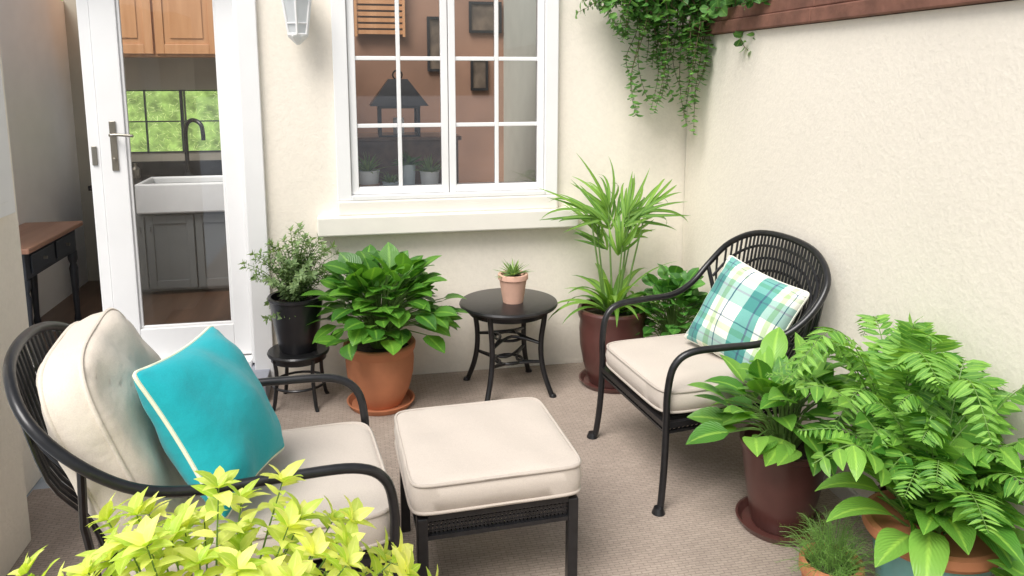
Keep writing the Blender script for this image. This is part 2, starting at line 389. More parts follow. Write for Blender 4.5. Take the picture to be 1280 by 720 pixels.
# interior shell
b=MB(); b.box(-2.2,-2.1,4.42,6.4,0,2.25)
b.obj('interior_wall',M_int,house,False)
b=MB(); b.box(-2.1,-1.85,6.3,6.4,0,2.65); b.box(-.8,-.48,6.3,6.4,0,2.65); b.box(-1.85,-.8,6.3,6.4,0,1.12); b.box(-1.85,-.8,6.3,6.4,1.6,2.65)
b.box(-.48,-.40,4.42,6.4,0,2.3)
o=b.obj('interior_wall',M_kit,house,False); o['label']='warm grey kitchen wall around the window'
b=MB(); b.box(-.40,1.15,6.1,6.2,0,2.65); o=b.obj('interior_wall',M_rust,house,False); o['label']='terracotta coloured interior wall'
b=MB(); b.box(1.15,1.25,4.42,6.2,0,2.65); o=b.obj('interior_wall',M_sage,house,False); o['label']='pale sage green interior wall'
b=MB(); b.box(-.399,-.385,4.42,6.1,0,2.3); b.obj('interior_wall',M_rust,house,False)
b=MB(); b.box(-2.1,-.48,4.30,6.3,.0,.13); b.box(-.40,1.15,4.42,6.1,0,.13); b.obj('interior_floor',M_ifloor,house,False)
b=MB(); b.box(-2.05,-.52,3.98,4.29,.0,.11); b.obj('doorstep',M_step,house,False,bevel=.006)
# door frame
b=MB(); b.box(-.60,-.50,4.19,4.36,.02,2.44); b.box(-2.06,-1.97,4.19,4.36,.02,2.44); b.box(-1.97,-.60,4.19,4.36,2.34,2.44)
b.box(-.625,-.60,4.27,4.40,.12,2.34)
b.box(-1.97,-.625,4.24,4.42,.10,.145)
b.obj('door_frame',M_white,house,False,bevel=.004)
b=MB(); x0,x1=-1.33,-.63; y0,y1=4.33,4.375
b.box(x0,x0+.125,y0,y1,.155,2.33); b.box(x1-.09,x1,y0,y1,.155,2.33); b.box(x0+.125,x1-.09,y0,y1,.155,.335); b.box(x0+.125,x1-.09,y0,y1,2.2,2.33)
b.box(x0+.125,x0+.14,y0+.012,y1-.012,.335,2.2); b.box(x1-.105,x1-.09,y0+.012,y1-.012,.335,2.2); b.box(x0+.14,x1-.105,y0+.012,y1-.012,.335,.35)
b.box(x0-.06,x0-.003,y0+.01,y1+.03,.155,2.33)
door=b.obj('door',M_white,house,False,bevel=.004)
b=MB(); b.box(x0+.138,x1-.103,4.350,4.355,.34,2.21); b.obj('pane',M_glass,door,False)
b=MB(); hx=-1.262
b.box(hx-.016,hx+.016,y0-.008,y0,1.21,1.47); b.tube([(hx,y0-.004,1.40),(hx,y0-.05,1.40)],.010,10)
b.tube(sm([(hx,y0-.05,1.40),(hx+.03,y0-.052,1.402),(hx+.11,y0-.05,1.395)],4),.008,10)
b.tube([(hx,y0-.004,1.27),(hx,y0-.016,1.27)],.010,12)
b.box(x0-.045,x0-.02,y0+.002,y0+.010,1.24,1.34)
b.obj('handle',M_steel,door,True,bevel=.002)
# window
b=MB()
cx0,cx1=-.125,1.10
b.box(cx0,cx0+.075,4.18,4.30,1.035,2.27); b.box(cx1-.075,cx1,4.18,4.30,1.035,2.27); b.box(cx0+.075,cx1-.075,4.18,4.30,2.20,2.27); b.box(cx0+.075,cx1-.075,4.17,4.30,1.035,1.062)
win=b.obj('window',M_white,house,False,bevel=.004)
b=MB(); b.box(-.235,1.215,4.13,4.225,.85,.955); b.box(cx0,cx1,4.165,4.225,.955,1.034); b.obj('sill',M_sill,win,False,bevel=.008)
for (a,c) in((-.048,.482),(.486,1.023)):
    s=MB(); z0,z1=1.064,2.197; w=.038; ya,yb=4.20,4.245
    s.box(a,a+w,ya,yb,z0,z1); s.box(c-w,c,ya,yb,z0,z1); s.box(a+w,c-w,ya,yb,z0,z0+.04); s.box(a+w,c-w,ya,yb,z1-.03,z1)
    m=(a+c)/2; s.box(m-.011,m+.011,ya+.008,yb-.008,z0+.04,z1-.03)
    for z in(1.437,1.797): 
        s.box(a+w,m-.011,ya+.009,yb-.009,z-.011,z+.011); s.box(m+.011,c-w,ya+.009,yb-.009,z-.011,z+.011)
    s.obj('casement',M_white,win,False,bevel=.003)
    g=MB(); g.box(a+w-.004,c-w+.004,4.222,4.225,z0+.036,z1-.026); g.obj('pane',M_glass,win,False)
b=MB(); b.box(-.04,1.04,4.30,4.66,1.02,1.05); b.obj('window_ledge',M_white,house,False,bevel=.003)
# kitchen window
b=MB(); yk0,yk1=6.29,6.32
for x in(-1.85,-1.60,-1.345,-1.315,-1.06,-.82): b.box(x,x+.009 if x not in(-1.345,) else x+.022,yk0,yk1,1.12,1.6)
for z in(1.12,1.355,1.59): b.box(-1.85,-.8,yk0+.003,yk1-.003,z,z+.009)
kw=b.obj('kitchen_window',M_navy,house,False); kw['label']='dark framed kitchen window above the sink'
# garden wall ------------------------------------------------
gw=thing('garden_wall','cream stucco garden wall with red-brown coping','wall')
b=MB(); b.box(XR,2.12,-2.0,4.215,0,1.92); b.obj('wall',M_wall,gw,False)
b=MB()
y=-2.0
while y<4.2:
    y2=min(y+1.24,4.21); b.box(XR-.03+R(-.002,.002),2.16,y+.001,y2-.001,1.923,1.985+R(-.001,.001)); b.box(XR-.012+R(-.002,.002),2.14,y+.001,y2-.001,1.987,2.05); y=y2
b.obj('coping',M_cope,gw,False,bevel=.006)
b=MB(); b.box(XR-.018,XR,-2.0,4.20,.0,.075); b.obj('skirting',M_base,gw,False,bevel=.004)
# side wall
sw=thing('side_wall','cream stucco side wall ending at the passage','wall')
b=MB(); b.box(-1.62,-1.38,2.90,3.42,0,2.15); b.box(-1.62,-1.235,2.35,2.90,0,2.15); b.obj('wall',M_wall,sw,False,bevel=.01)
b=MB(); b.box(-1.38,-1.352,2.92,3.33,1.165,2.12)
b.box(-1.352,-1.345,2.96,3.27,1.22,2.07)
b.obj('shutter',M_white,sw,False,bevel=.004)
# hedge beyond kitchen
b=MB()
for i in range(8000):
    p=(R(-5,.8),9.6+R(-.2,.4)+.2*math.sin(i*.37),R(.0,3.0)); d=(R(-1,1),R(-1,-.1),R(-.6,.8))
    b.leaf(p,d,(0,-.8,1),R(.05,.09),R(.035,.06),.5,segs=1)
hb=thing('hedge','tall green garden hedge outside the kitchen window','hedge'); h=b.lobj('foliage',LF_hedge,hb)
b=MB(); b.box(-6,1.5,9.95,10.3,0,2.8); b.obj('hedge_core',M_hcore,hb,False)
# ---------------------------------------------------------------- kitchen things
wc=thing('wall_cabinet','honey wood kitchen wall cabinets with panel doors','cabinet',(-1.3,6.1,1.84))
b=MB(); b.box(-.56,.78,-.12,.2,0,.8); b.obj('carcass',M_orange,wc,False)
for i in range(3):
    b=MB(); a=-.55+i*.44; c=a+.425
    b.box(a,a+.06,-.145,-.122,.02,.78); b.box(c-.06,c,-.145,-.122,.02,.78); b.box(a+.06,c-.06,-.145,-.122,.02,.09); b.box(a+.06,c-.06,-.145,-.122,.71,.78); b.box(a+.06,c-.06,-.136,-.122,.09,.71)
    b.box(a+.10,c-.10,-.143,-.1361,.13,.67)
    b.obj('door',M_orange,wc,False,bevel=.004)
KZ=.075
bc=thing('base_cabinet','grey panelled kitchen base cabinets with dark counter','cabinet',(-1.3,6.0,KZ))
b=MB(); b.box(-.56,.8,-.2,.28,.08,.83); b.obj('carcass',M_grey,bc,False)
for i in range(4):
    b=MB(); a=-.555+i*.335; c=a+.325
    b.box(a,a+.05,-.222,-.202,.10,.64); b.box(c-.05,c,-.222,-.202,.10,.64); b.box(a+.05,c-.05,-.222,-.202,.10,.16); b.box(a+.05,c-.05,-.222,-.202,.58,.64); b.box(a+.05,c-.05,-.211,-.202,.16,.58)
    b.tube([(c-.03 if i%2==0 else a+.03,-.235,.53),(c-.03 if i%2==0 else a+.03,-.235,.57)],.006,8)
    b.obj('door',M_grey,bc,False,bevel=.003)
b=MB(); b.box(-.57,-.27,-.24,.28,.835,.87); b.box(.37,.81,-.24,.28,.835,.87); b.box(-.27,.37,.18,.28,.835,.87); b.box(-.57,.81,.281,.292,.87,.98); b.obj('counter',M_counter,bc,False,bevel=.003)
b=MB(); b.box(-.265,.365,-.262,-.23,.66,.875); b.box(-.265,.365,.14,.175,.66,.875); b.box(-.265,-.23,-.23,.14,.66,.875); b.box(.33,.365,-.23,.14,.66,.875); b.box(-.23,.33,-.23,.14,.66,.69)
sk=b.obj('kitchen_sink',M_whitepot,None,False,bevel=.012); sk.location=(-1.3,6.0,KZ); top(sk,'white apron front farmhouse kitchen sink','sink')
b=MB(); b.lathe([(.034,0),(.034,.02),(.022,.03),(.022,.06)],seg=16)
b.tube(sm([(0,0,.05),(0,0,.2),(0,0,.32),(.02,-.02,.40),(.07,-.05,.43),(.13,-.09,.40),(.145,-.10,.33),(.145,-.10,.28)],5),.016,10); b.tube([(0,0,.08),(-.07,-.02,.11)],.008,8)
fa=b.obj('kitchen_faucet',M_counter); fa.location=(-1.30,6.21,KZ+.87); top(fa,'black gooseneck kitchen faucet behind the sink','faucet')
for i,(x,h2,mm) in enumerate(((-1.72,.16,M_counter),(-1.66,.11,M_steel),(-.98,.12,M_counter))):
    b=MB(); b.lathe([(.03,0),(.032,.01),(.032,h2*.6),(.012,h2*.78),(.012,h2)],seg=16); o=b.obj('bottle',mm); o.location=(x,6.16,KZ+.871); top(o,'dark soap bottle on the kitchen counter','bottle')
# console table
ct=thing('console_table','dark console table with a reddish wooden top against the white wall','table',(-1.95,4.90,.13))
b=MB(); b.box(-.15,.19,-.46,.38,.625,.655); b.obj('tabletop',M_dwood,ct,False,bevel=.006)
b=MB(); b.box(-.13,.15,-.42,.34,.47,.622); b.obj('apron',M_navy,ct,False,bevel=.003)
for (ya,yb) in((-.36,-.04),(0,.30)):
    b=MB(); b.box(.152,.162,ya,yb,.495,.6)
    dr=b.obj('drawer',M_navy,ct,False,bevel=.003)
    b=MB(); y=(ya+yb)/2; b.tube([(.162,y,.55),(.18,y,.55)],.009,10)
    b.obj('knob',M_steel,dr)
for x in(-.11,.13):
    for y in(-.4,.32):
        b=MB(); b.lathe([(.016,0),(.022,.02),(.016,.06),(.022,.25),(.026,.36),(.018,.39),(.028,.42),(.028,.47)],c=(x,y,0),seg=14); b.obj('leg',M_navy,ct)
# living room things
b=MB(); b.box(-.02,.62,4.86,5.2,.13,1.30); b.box(-.04,.64,4.84,5.22,1.30,1.325); cb=b.obj('sideboard',M_ifloor,None,False,bevel=.004); top(cb,'dark wooden tall sideboard behind the window','cabinet')
ln=thing('lantern','black metal candle lantern with a pyramid roof','lantern',(.25,4.98,1.325))
b=MB(); w=.12
for x in(-w,w):
    for y in(-w,w): b.box(x-.010,x+.010,y-.010,y+.010,0,.2)
b.box(-w-.01,w+.01,-w-.01,w+.01,0,.012); b.box(-w-.012,w+.012,-w-.012,w+.012,.178,.2)
b.obj('frame',M_iron,ln,False)
b=MB(); i=[b.av(p) for p in((-.18,-.18,.195),(.18,-.18,.195),(.18,.18,.195),(-.18,.18,.195),(-.06,-.06,.36),(.06,-.06,.36),(.06,.06,.36),(-.06,.06,.36))]
for q in((0,1,5,4),(1,2,6,5),(2,3,7,6),(3,0,4,7),(4,5,6,7),(3,2,1,0)): b.af(*[i[k] for k in q])
b.tube([(.03*math.cos(a/12*6.283),0,.385+.03*math.sin(a/12*6.283)) for a in range(12)],.005,6,closed=True)
b.obj('roof',M_iron,ln,False)
b=MB(); b.lathe([(.035,.013),(.035,.11),(.03,.115)],seg=16); b.obj('candle',M_whitepot,ln)
M_art=mat('faded_print',(.12,.09,.065),.6,var=.6,scale=9)
def picture(x,z,w,h,y=6.09):
    b=MB(); t=.02
    for (a,c,e,f) in((-w/2,w/2,-h/2,-h/2+t),(-w/2,w/2,h/2-t,h/2),(-w/2,-w/2+t,-h/2+t,h/2-t),(w/2-t,w/2,-h/2+t,h/2-t)): b.box(a,c,-.02,0,e,f)
    e=thing('picture_frame','small dark framed picture on the terracotta wall','picture',(x,y,z),group='pictures on the indoor wall'); b.obj('frame',M_counter,e,False)
    b=MB(); b.box(-w/2+t,w/2-t,-.008,-.002,-h/2+t,h/2-t); b.obj('print',M_art,e,False)
picture(.62,1.95,.16,.42); picture(.95,1.72,.14,.26); picture(1.0,2.16,.26,.24)
# wooden blind on the room's far wall
bl=thing('window_blind','honey wood slatted blind on the indoor wall','blind',(.18,6.05,2.02))
b=MB()
for k in range(9): b.box(-.17,.17,-.02,.02,k*.045,k*.045+.03)
b.box(-.19,-.17,-.03,.03,-.02,.42); b.box(.17,.19,-.03,.03,-.02,.42)
b.obj('slats',M_orange,bl,False)
# ---------------------------------------------------------------- wall lantern
wl=thing('wall_lantern','white hexagonal lantern sconce with frosted glass panes on the stucco wall','wall lamp',(-.29,4.10,1.88))
def hexring(r0,z0,r1,z1,b,t=.006):
    for k in range(6):
        a=k*math.pi/3+.52; a2=a+math.pi/3
        b.tube([(r0*math.cos(a),r0*math.sin(a),z0),(r1*math.cos(a),r1*math.sin(a),z1)],t,6)
        b.tube([(r0*math.cos(a),r0*math.sin(a),z0),(r0*math.cos(a2),r0*math.sin(a2),z0)],t,6)
        b.tube([(r1*math.cos(a),r1*math.sin(a),z1),(r1*math.cos(a2),r1*math.sin(a2),z1)],t,6)
b=MB(); hexring(.050,.03,.078,.22,b,.007); hexring(.059,.085,.059,.0851,b,.004); b.lathe([(.008,-.02),(.03,.0),(.05,.02),(.05,.03)],seg=6); b.lathe([(.085,.22),(.09,.235),(.03,.31),(.012,.33),(.012,.36)],seg=6)
b.obj('frame',M_white,wl,True,20)
b=MB()
for k in range(6):
    a=k*math.pi/3+.52; a2=a+math.pi/3
    q=[b.av((r*math.cos(t),r*math.sin(t),z)) for r,z,t in((.047,.032,a),(.047,.032,a2),(.075,.218,a2),(.075,.218,a))]; b.af(*q)
b.obj('pane',M_frost,wl,False,recalc=False)
b=MB(); b.box(-.04,.04,.10,.12,.12,.34); b.tube(sm([(0,.11,.25),(0,.06,.27),(0,.03,.34),(0,0,.35)],4),.008,8); b.obj('bracket',M_white,wl,False)
# ---------------------------------------------------------------- chairs
def chair(name,label,loc,rot,dk=1,back=False,group='patio armchairs'):
    e=thing(name,label,'chair',loc,rot,group)
    def Y(y): return y*dk
    if back: half=[(.335,-.36,0),(.325,-.345,.04),(.315,-.33,.2),(.31,-.325,.38),(.315,-.325,.5),(.322,-.305,.60),(.33,-.24,.65),(.338,-.1,.66),(.348,.05,.665),(.362,.17,.70),(.365,.27,.79),(.325,.35,.895),(.19,.40,.972),(0,.415,.995)]
    else: half=[(.335,-.36,0),(.325,-.345,.04),(.315,-.33,.2),(.31,-.325,.38),(.315,-.325,.5),(.322,-.305,.60),(.33,-.24,.65),(.342,-.1,.66),(.357,.05,.665),(.38,.17,.71),(.392,.27,.80),(.352,.35,.90),(.21,.40,.975),(0,.415,.995)]
    pts=[(-x,Y(y),z) for x,y,z in half]+[(x,Y(y),z) for x,y,z in half[::-1][1:]]
    b=MB(); b.tube(sm(pts,6),.0145,12)
    for s in(-1,1): b.lathe([(.022,0),(.027,.006),(.022,.02),(.018,.03)],c=(s*.335,Y(-.36),0),seg=14)
    b.obj('arm_rail',M_iron,e)
    for s in(-1,1):
        b=MB(); b.tube(sm([(s*.30,Y(.36),0),(s*.285,Y(.31),.18),(s*.27,Y(.26),.37)],5),.0145,10); b.lathe([(.025,0),(.025,.012),(.018,.025)],c=(s*.30,Y(.36),0),seg=14)
        b.obj('leg',M_iron,e)
    b=MB(); c=[(-.31,Y(-.325)),(.31,Y(-.325)),(.275,Y(.26)),(-.275,Y(.26))]
    for k in range(4):
        p=Vector((*c[k],0)); q=Vector((*c[(k+1)%4],0)); L=(q-p).length
        b.bar((p.x,p.y,.355),(q.x,q.y,.355),.022,.022)
        b.bar((p.x,p.y,.326),(q.x,q.y,.326),.014,.010)
        n=int(L/.020)
        for i in range(n):
            a=p.lerp(q,i/n); d=p.lerp(q,min(1,(i+1.0)/n))
            b.bar((a.x,a.y,.328),(d.x,d.y,.350),.004,.005)
    b.obj('seat_frame',M_iron,e,False)
    b=MB(); b.box(-.27,.27,Y(-.30),Y(.25),.352,.368); b.obj('seat_deck',M_ironflat,e,False)
    b=MB()
    rail=sm([(x,y,z) for x,y,z in half[10:]],8)
    def ontop(x): return min(rail,key=lambda p:abs(p[0]-abs(x)))
    K=8 if back else 16; ins_=.72 if back else 1; xm=half[10][0]-.01
    for i in range(-K,K+1):
        x=i/K*xm*ins_; t=ontop(x); bx=x*.72
        b.tube(sm([(bx,Y(.255),.385),(bx*1.08,Y(.285),.55),(x*.96,Y(.28+(t[1]-.28)*.6),.70),(x,Y(t[1]),t[2])],4),.0055,6)
    for z,f in((.43,.0),(.62,.8)):
        b.tube(sm([(-.27-.05*f*ins_,Y(.23),z),(-.15,Y(.275+.03*f),z),(0,Y(.29+.04*f),z),(.15,Y(.275+.03*f),z),(.27+.05*f*ins_,Y(.23),z)],5),.008,8)
    for ins,dz in (((.80,.10),) if back else ((.88,.055),(.77,.11),(.66,.165))):
        inner=[(x*ins,y-.008,z-dz) for x,y,z in half[10:]]
        b.tube(sm([(-x,Y(y),z) for x,y,z in inner]+[(x,Y(y),z) for x,y,z in inner[::-1][1:]],5),.0065,8)
    for s in(-1,1): b.tube([(s*.272,Y(.26),.36),(s*.315,Y(.275),.6),(s*(half[10][0]-.003),Y(.262),.785)],.0105,8)
    b.obj('backrest',M_iron,e)
    b=MB()
    if back: b.cushion(.62,.72,.135,Matrix.Translation((0,Y(-.325)+.35,.440)),edge=.66,seed=3)
    else: b.cushion(.60,.60,.125,Matrix.Translation((0,-.035,.437)),edge=.66,seed=5)
    b.obj('seat_cushion',[M_cush,M_pipe],e,True,60)
    if back:
        Mx=Matrix.Translation((.0,.300,.730))@Matrix.Rotation(rad(90-20),4,'X')
        b=MB(); b.cushion(.635,.57,.22,Mx,edge=.44,n=4,wr=.009,seed=11,N=22); b.obj('back_cushion',[M_cushw,M_cushw],e,True,60)
    return e
chair('armchair','black metal armchair with beige seat cushion beside the garden wall',(1.434,2.975,0),rad(-84.5))
chair('armchair','deep black metal armchair with beige seat and back cushions',(-.387,2.27,0),rad(97),dk=1.28,back=True)
# ottoman
ot=thing('ottoman','black woven metal ottoman with a beige cushion','ottoman',(.385,2.455,0),rad(3))
w=.245; d=.250
for sx in(-1,1):
    for sy in(-1,1):
        b=MB(); b.box(sx*w-.017,sx*w+.017,sy*d-.017,sy*d+.017,0,.355); b.obj('leg',M_iron,ot,False,bevel=.004)
b=MB(); c=[(-w,-d),(w,-d),(w,d),(-w,d)]
for k in range(4):
    p=Vector((*c[k],0)); q=Vector((*c[(k+1)%4],0)); L=(q-p).length; dr=(q-p).normalized(); p=p+dr*.017; q=q-dr*.017
    b.bar((p.x,p.y,.352),(q.x,q.y,.352),.028,.018); b.bar((p.x,p.y,.286),(q.x,q.y,.286),.026,.014)
    n=int(L/.014)
    for i in range(n):
        a=p.lerp(q,i/n); e2=p.lerp(q,min(1,(i+1.6)/n))
        b.bar((a.x,a.y,.290),(e2.x,e2.y,.345),.005,.005); b.bar((e2.x,e2.y,.290),(a.x,a.y,.345),.0055,.005)
    for z in(.304,.318,.332): b.bar((p.x,p.y,z),(q.x,q.y,z),.008,.004)
b.box(-w+.02,w-.02,-d+.02,d-.02,.345,.356)
b.obj('woven_apron',M_iron,ot,False)
b=MB(); b.cushion(.555,.550,.13,Matrix.Translation((0,0,.421)),edge=.70,seed=8,n=12); b.obj('seat_cushion',[M_cush,M_pipe],ot,True,60)
# pillows
def pillow(name,label,c,nrm,upv,spin,size,th,mats,seed,pipe=.005):
    n=Vector(nrm).normalized(); u=Vector(upv); u=(u-n*u.dot(n)).normalized(); r=u.cross(n)
    Mx=Matrix(((r.x,u.x,n.x,c[0]),(r.y,u.y,n.y,c[1]),(r.z,u.z,n.z,c[2]),(0,0,0,1)))@Matrix.Rotation(spin,4,'Z')
    b=MB(); b.cushion(size,size,th,Matrix.Identity(4),edge=.06,n=22,ear=.08,pipe=pipe,wr=.007,seed=seed,N=24)
    o=b.obj(name,mats,None,True,60); o.matrix_world=Mx; top(o,label,'pillow')
pillow('throw_pillow','teal throw pillow with cream piping leaning on a cushion',(-.425,2.19,.745),(.84,-.20,.49),(0,0,1),rad(-3),.45,.22,[M_teal,M_lpipe],4,.0065)
pillow('throw_pillow','teal and white plaid throw pillow on the armchair seat',(1.60,2.91,.68),(-.78,-.42,.46),(0,0,1),rad(-12),.43,.19,[M_plaid,M_plaid],9)
# side table
st=thing('side_table','round black metal side table with curved legs against the wall','table',(.765,3.925,0),rad(8))
b=MB(); b.lathe([(.005,.475),(.25,.475),(.262,.48),(.267,.49),(.262,.50),(.25,.503),(.005,.503)],seg=56)
b.obj('tabletop',M_iron,st)
b=MB(); b.lathe([(.20,.44),(.215,.44),(.215,.474),(.20,.474)],seg=48)
b.obj('apron',M_iron,st)
for k in range(4):
    a=k*math.pi/2+.78; ca,sa=math.cos(a),math.sin(a)
    b=MB(); b.tube(sm([(ca*r,sa*r,z) for r,z in((.265,0),(.25,.03),(.215,.12),(.195,.22),(.195,.32),(.21,.42),(.215,.475))],5),.0145,10); b.lathe([(.02,0),(.02,.01),(.014,.02)],c=(ca*.265,sa*.265,0),seg=12)
    b.obj('leg',M_iron,st)
b=MB()
for k in range(4):
    a=k*math.pi/2+.78; a2=a+math.pi/2; 
    for z,z2 in((.19,.14),(.29,.34)):
        p=[(math.cos(a)*.2,math.sin(a)*.2,z),(math.cos((a+a2)/2)*.05,math.sin((a+a2)/2)*.05,(z+z2)/2),(math.cos(a2)*.2,math.sin(a2)*.2,z)]
        b.tube(sm(p,6),.008,8)
b.tube([(.075*math.cos(t/20*6.283),.075*math.sin(t/20*6.283),.17) for t in range(20)],.008,8,closed=True)
b.tube([(.075*math.cos(t/20*6.283),.075*math.sin(t/20*6.283),.30) for t in range(20)],.008,8,closed=True)
b.obj('stretcher',M_iron,st)
# plant stool
ps=thing('plant_stool','small round black metal plant stool beside the doorway','stool',(-.345,3.955,0))
b=MB(); b.lathe([(.005,.275),(.14,.275),(.155,.28),(.158,.29),(.152,.298),(.005,.298)],seg=40); b.obj('seat',M_iron,ps)
b=MB(); b.tube([(.135*math.cos(t/24*6.283),.135*math.sin(t/24*6.283),.12) for t in range(24)],.007,8,closed=True); b.lathe([(.13,.25),(.14,.25),(.14,.274),(.13,.274)],seg=32); b.obj('stretcher',M_iron,ps)
for k in range(4):
    a=k*math.pi/2+.6; ca,sa=math.cos(a),math.sin(a)
    b=MB(); b.tube(sm([(ca*r,sa*r,z) for r,z in((.165,0),(.15,.03),(.135,.12),(.13,.2),(.14,.275))],4),.010,8); b.obj('leg',M_iron,ps)
# ---------------------------------------------------------------- pots & plants
def pot(e,r0,r1,h,m,style='rim',saucer=None,z0=0,sm_mat=None):
    b=MB(); t=.012
    if style=='rim': pr=[(.004,z0),(r0*.96,z0),(r0,z0+.01),(r0+(r1-r0)*.8,z0+h*.80),(r1*.97,z0+h*.80),(r1*1.04,z0+h*.83),(r1*1.04,z0+h*.97),(r1*1.02,z0+h),(r1-t,z0+h),(r1-t*1.4,z0+h*.86)]
    elif style=='round': pr=[(.004,z0),(r0*.95,z0),(r0,z0+.01),(r0+(r1-r0)*.55,z0+h*.25),(r0+(r1-r0)*.88,z0+h*.5),(r1*.99,z0+h*.72),(r1*.97,z0+h*.84),(r1*1.03,z0+h*.90),(r1*1.05,z0+h*.97),(r1*1.02,z0+h),(r1-t,z0+h),(r1-t*1.4,z0+h*.86)]
    else: pr=[(.004,z0),(r0*.95,z0),(r0,z0+.01),(r0+(r1-r0)*.5,z0+h*.45),(r1*.985,z0+h*.93),(r1*1.03,z0+h*.95),(r1*1.03,z0+h),(r1-t,z0+h),(r1-t*1.3,z0+h*.86)]
    b.lathe(pr,seg=48); b.obj('pot',m,e,True,30)
    b=MB(); b.lathe([(.002,z0+h*.86),(r1-t*1.3,z0+h*.865),(r1*.5,z0+h*.9),(.002,z0+h*.92)],seg=24); b.obj('soil',M_soil,e)
    if saucer:
        b=MB(); b.lathe([(.004,0),(saucer*.88,0),(saucer,.03),(saucer*1.01,.034),(saucer*.96,.034),(saucer*.86,.012),(.004,.012)],seg=48); b.obj('saucer',m,e,True,30)
def sph(phi,th): return Vector((math.cos(phi)*math.cos(th),math.sin(phi)*math.cos(th),math.sin(th)))
def dome(F,S,base,c,rx,ry,rz,N,L,W,droop=(.5,1.2),kin=(.55,1),thm=(-.25,1.4),prof='ov',segs=5,up=.25,sr=.003,stem=True,ymax=None,fold=.25):
    for i in range(N):
        phi=i*2.39996+R(-.3,.3); th=R(*thm); k=R(*kin)
        q=sph(phi,th); p=Vector((c[0]+q.x*rx*k,c[1]+q.y*ry*k,c[2]+q.z*rz*k))
        l=R(*L); w=l*R(*W)
        d=Vector((q.x,q.y,q.z*.6+up+R(-.3,.3)))+Vector((R(-.4,.4),R(-.4,.4),0))
        if stem:
            b0=Vector(base)+Vector((math.cos(phi)*.03,math.sin(phi)*.03,0)); mid=b0.lerp(p,.5)+Vector((0,0,.12*(p-b0).length+.02))-Vector((q.x,q.y,0))*.1*(p-b0).length
            S.tube(sm([b0,mid,p],3),[sr*1.2]*3+[sr]*3+[sr*.7],5)
        F.leaf(p,d,(q.x*.3+R(-.3,.3),q.y*.3+R(-.3,.3),1),l,w,R(*droop),fold,segs,prof,R(-.3,.3))
def leafy_stem(F,S,pts,r,nl,L,W,start=.2,prof='la',droop=.5,spread=1.0,segs=3,tipn=0,taper=True,fold=.2):
    P=sm(pts,6); n=len(P)
    S.tube(P,[r*(1-.6*i/(n-1)) for i in range(n)],5)
    for k in range(nl):
        t=start+(1-start)*k/max(1,nl-1); f=t*(n-1); i=min(int(f),n-2); p=P[i].lerp(P[i+1],f-i); tg=(P[i+1]-P[i]).normalized()
        a=k*2.4+R(-.4,.4); o=tg.orthogonal().normalized(); o=Matrix.Rotation(a,3,tg)@o
        l=R(*L)*(1-.35*t if taper else 1); F.leaf(p,o*spread+tg*.6,tg+Vector((0,0,.3)),l,l*R(*W),droop*R(.5,1.4),fold,segs,prof)
    for k in range(tipn):
        a=k*2.4; tg=(P[-1]-P[-2]).normalized(); o=Matrix.Rotation(a,3,tg)@tg.orthogonal().normalized()
        l=R(*L); F.leaf(P[-1],o*(.4+.6*(k/tipn))+tg*(1.1-.7*k/tipn),tg,l,l*R(*W),droop,fold,segs,prof)
# 1 black pot with grey-green herb on stool
e=thing('potted_plant','grey-green herb in a tall black pot on the stool','plant',(-.345,3.955,.298)); pot(e,.095,.137,.29,M_black,'plain')
F=MB();S=MB()
for i in range(96):
    a=i*2.4; k=R(.15,1); x=math.cos(a)*.25*k; y=math.sin(a)*.17*k; h=.29+R(.10,.35)*(1.1-.5*k)
    if i%7==0 and x<0: h=.22; x*=1.1
    leafy_stem(F,S,[(x*.2,y*.2,.26),(x*.55,y*.55,.26+(h-.26)*.7),(x,y,h)],.0025,30,(.026,.042),(.45,.62),.12,'ov',.4,segs=2,tipn=5)
S.obj('stem',M_stem,e); F.lobj('foliage',LF_herb,e)
# 2 terracotta pot with big glossy leaves
e=thing('potted_plant','bushy glossy green plant in a round terracotta pot with saucer','plant',(.07,3.86,0)); pot(e,.115,.178,.33,M_terra,'round',.175,z0=.014)
F=MB();S=MB()
dome(F,S,(0,0,.31),(.04,-.02,.49),.32,.25,.29,230,(.10,.15),(.74,.88),(.2,.8),(.45,1),(-.35,1.3),segs=5,fold=.14,up=.15)
S.obj('stem',M_stem,e); F.lobj('foliage',LF_big,e)
# 3 table pot
e=thing('potted_plant','small succulent in a pale terracotta pot on the side table','plant',(.785,3.90,.503)); pot(e,.056,.078,.155,M_pink,'rim')
F=MB()
for i in range(40):
    a=i*2.4; th=R(.15,1.4); q=sph(a,th); F.leaf((q.x*.01,q.y*.01,.145),q,(0,0,1) if th<1.2 else (1,0,0),R(.08,.125),.017,R(.1,.5),.3,4,'st')
F.lobj('foliage',LF_suc,e)
# 4 palm
e=thing('potted_palm','tall fan palm with strappy leaves in a dark brown pot','plant',(1.345,3.89,0)); pot(e,.125,.185,.43,M_brown,'round',.18,z0=.014)
F=MB();S=MB()
def fan(base,end,dirv,size,n=15,spread=2.3,tl=0):
    b0=Vector(base);E=Vector(end); mid=b0.lerp(E,.5)+Vector(((E.x-b0.x)*.05,0,.03)); S.tube(sm([b0,mid,E],6),[.0065-.003*i/12 for i in range(13)],6)
    d=Vector(dirv).normalized(); nr=Vector((tl,-.7,.7)); nr=(nr-d*nr.dot(d)).normalized()
    for k in range(n):
        a=(k/(n-1)-.5)*spread+R(-.06,.06); dd=Matrix.Rotation(a,3,nr)@d; dd+=nr*R(-.3,.4)
        F.leaf(E-d*R(0,.14),dd,nr,size*(1-.25*abs(a)/(spread/2))*R(.8,1.15),.019,R(.6,1.9),.4,9,'st',R(-.4,.4))
fan((0,0,.40),(-.03,.02,1.01),(-.15,-.1,1),.38,18,1.9)
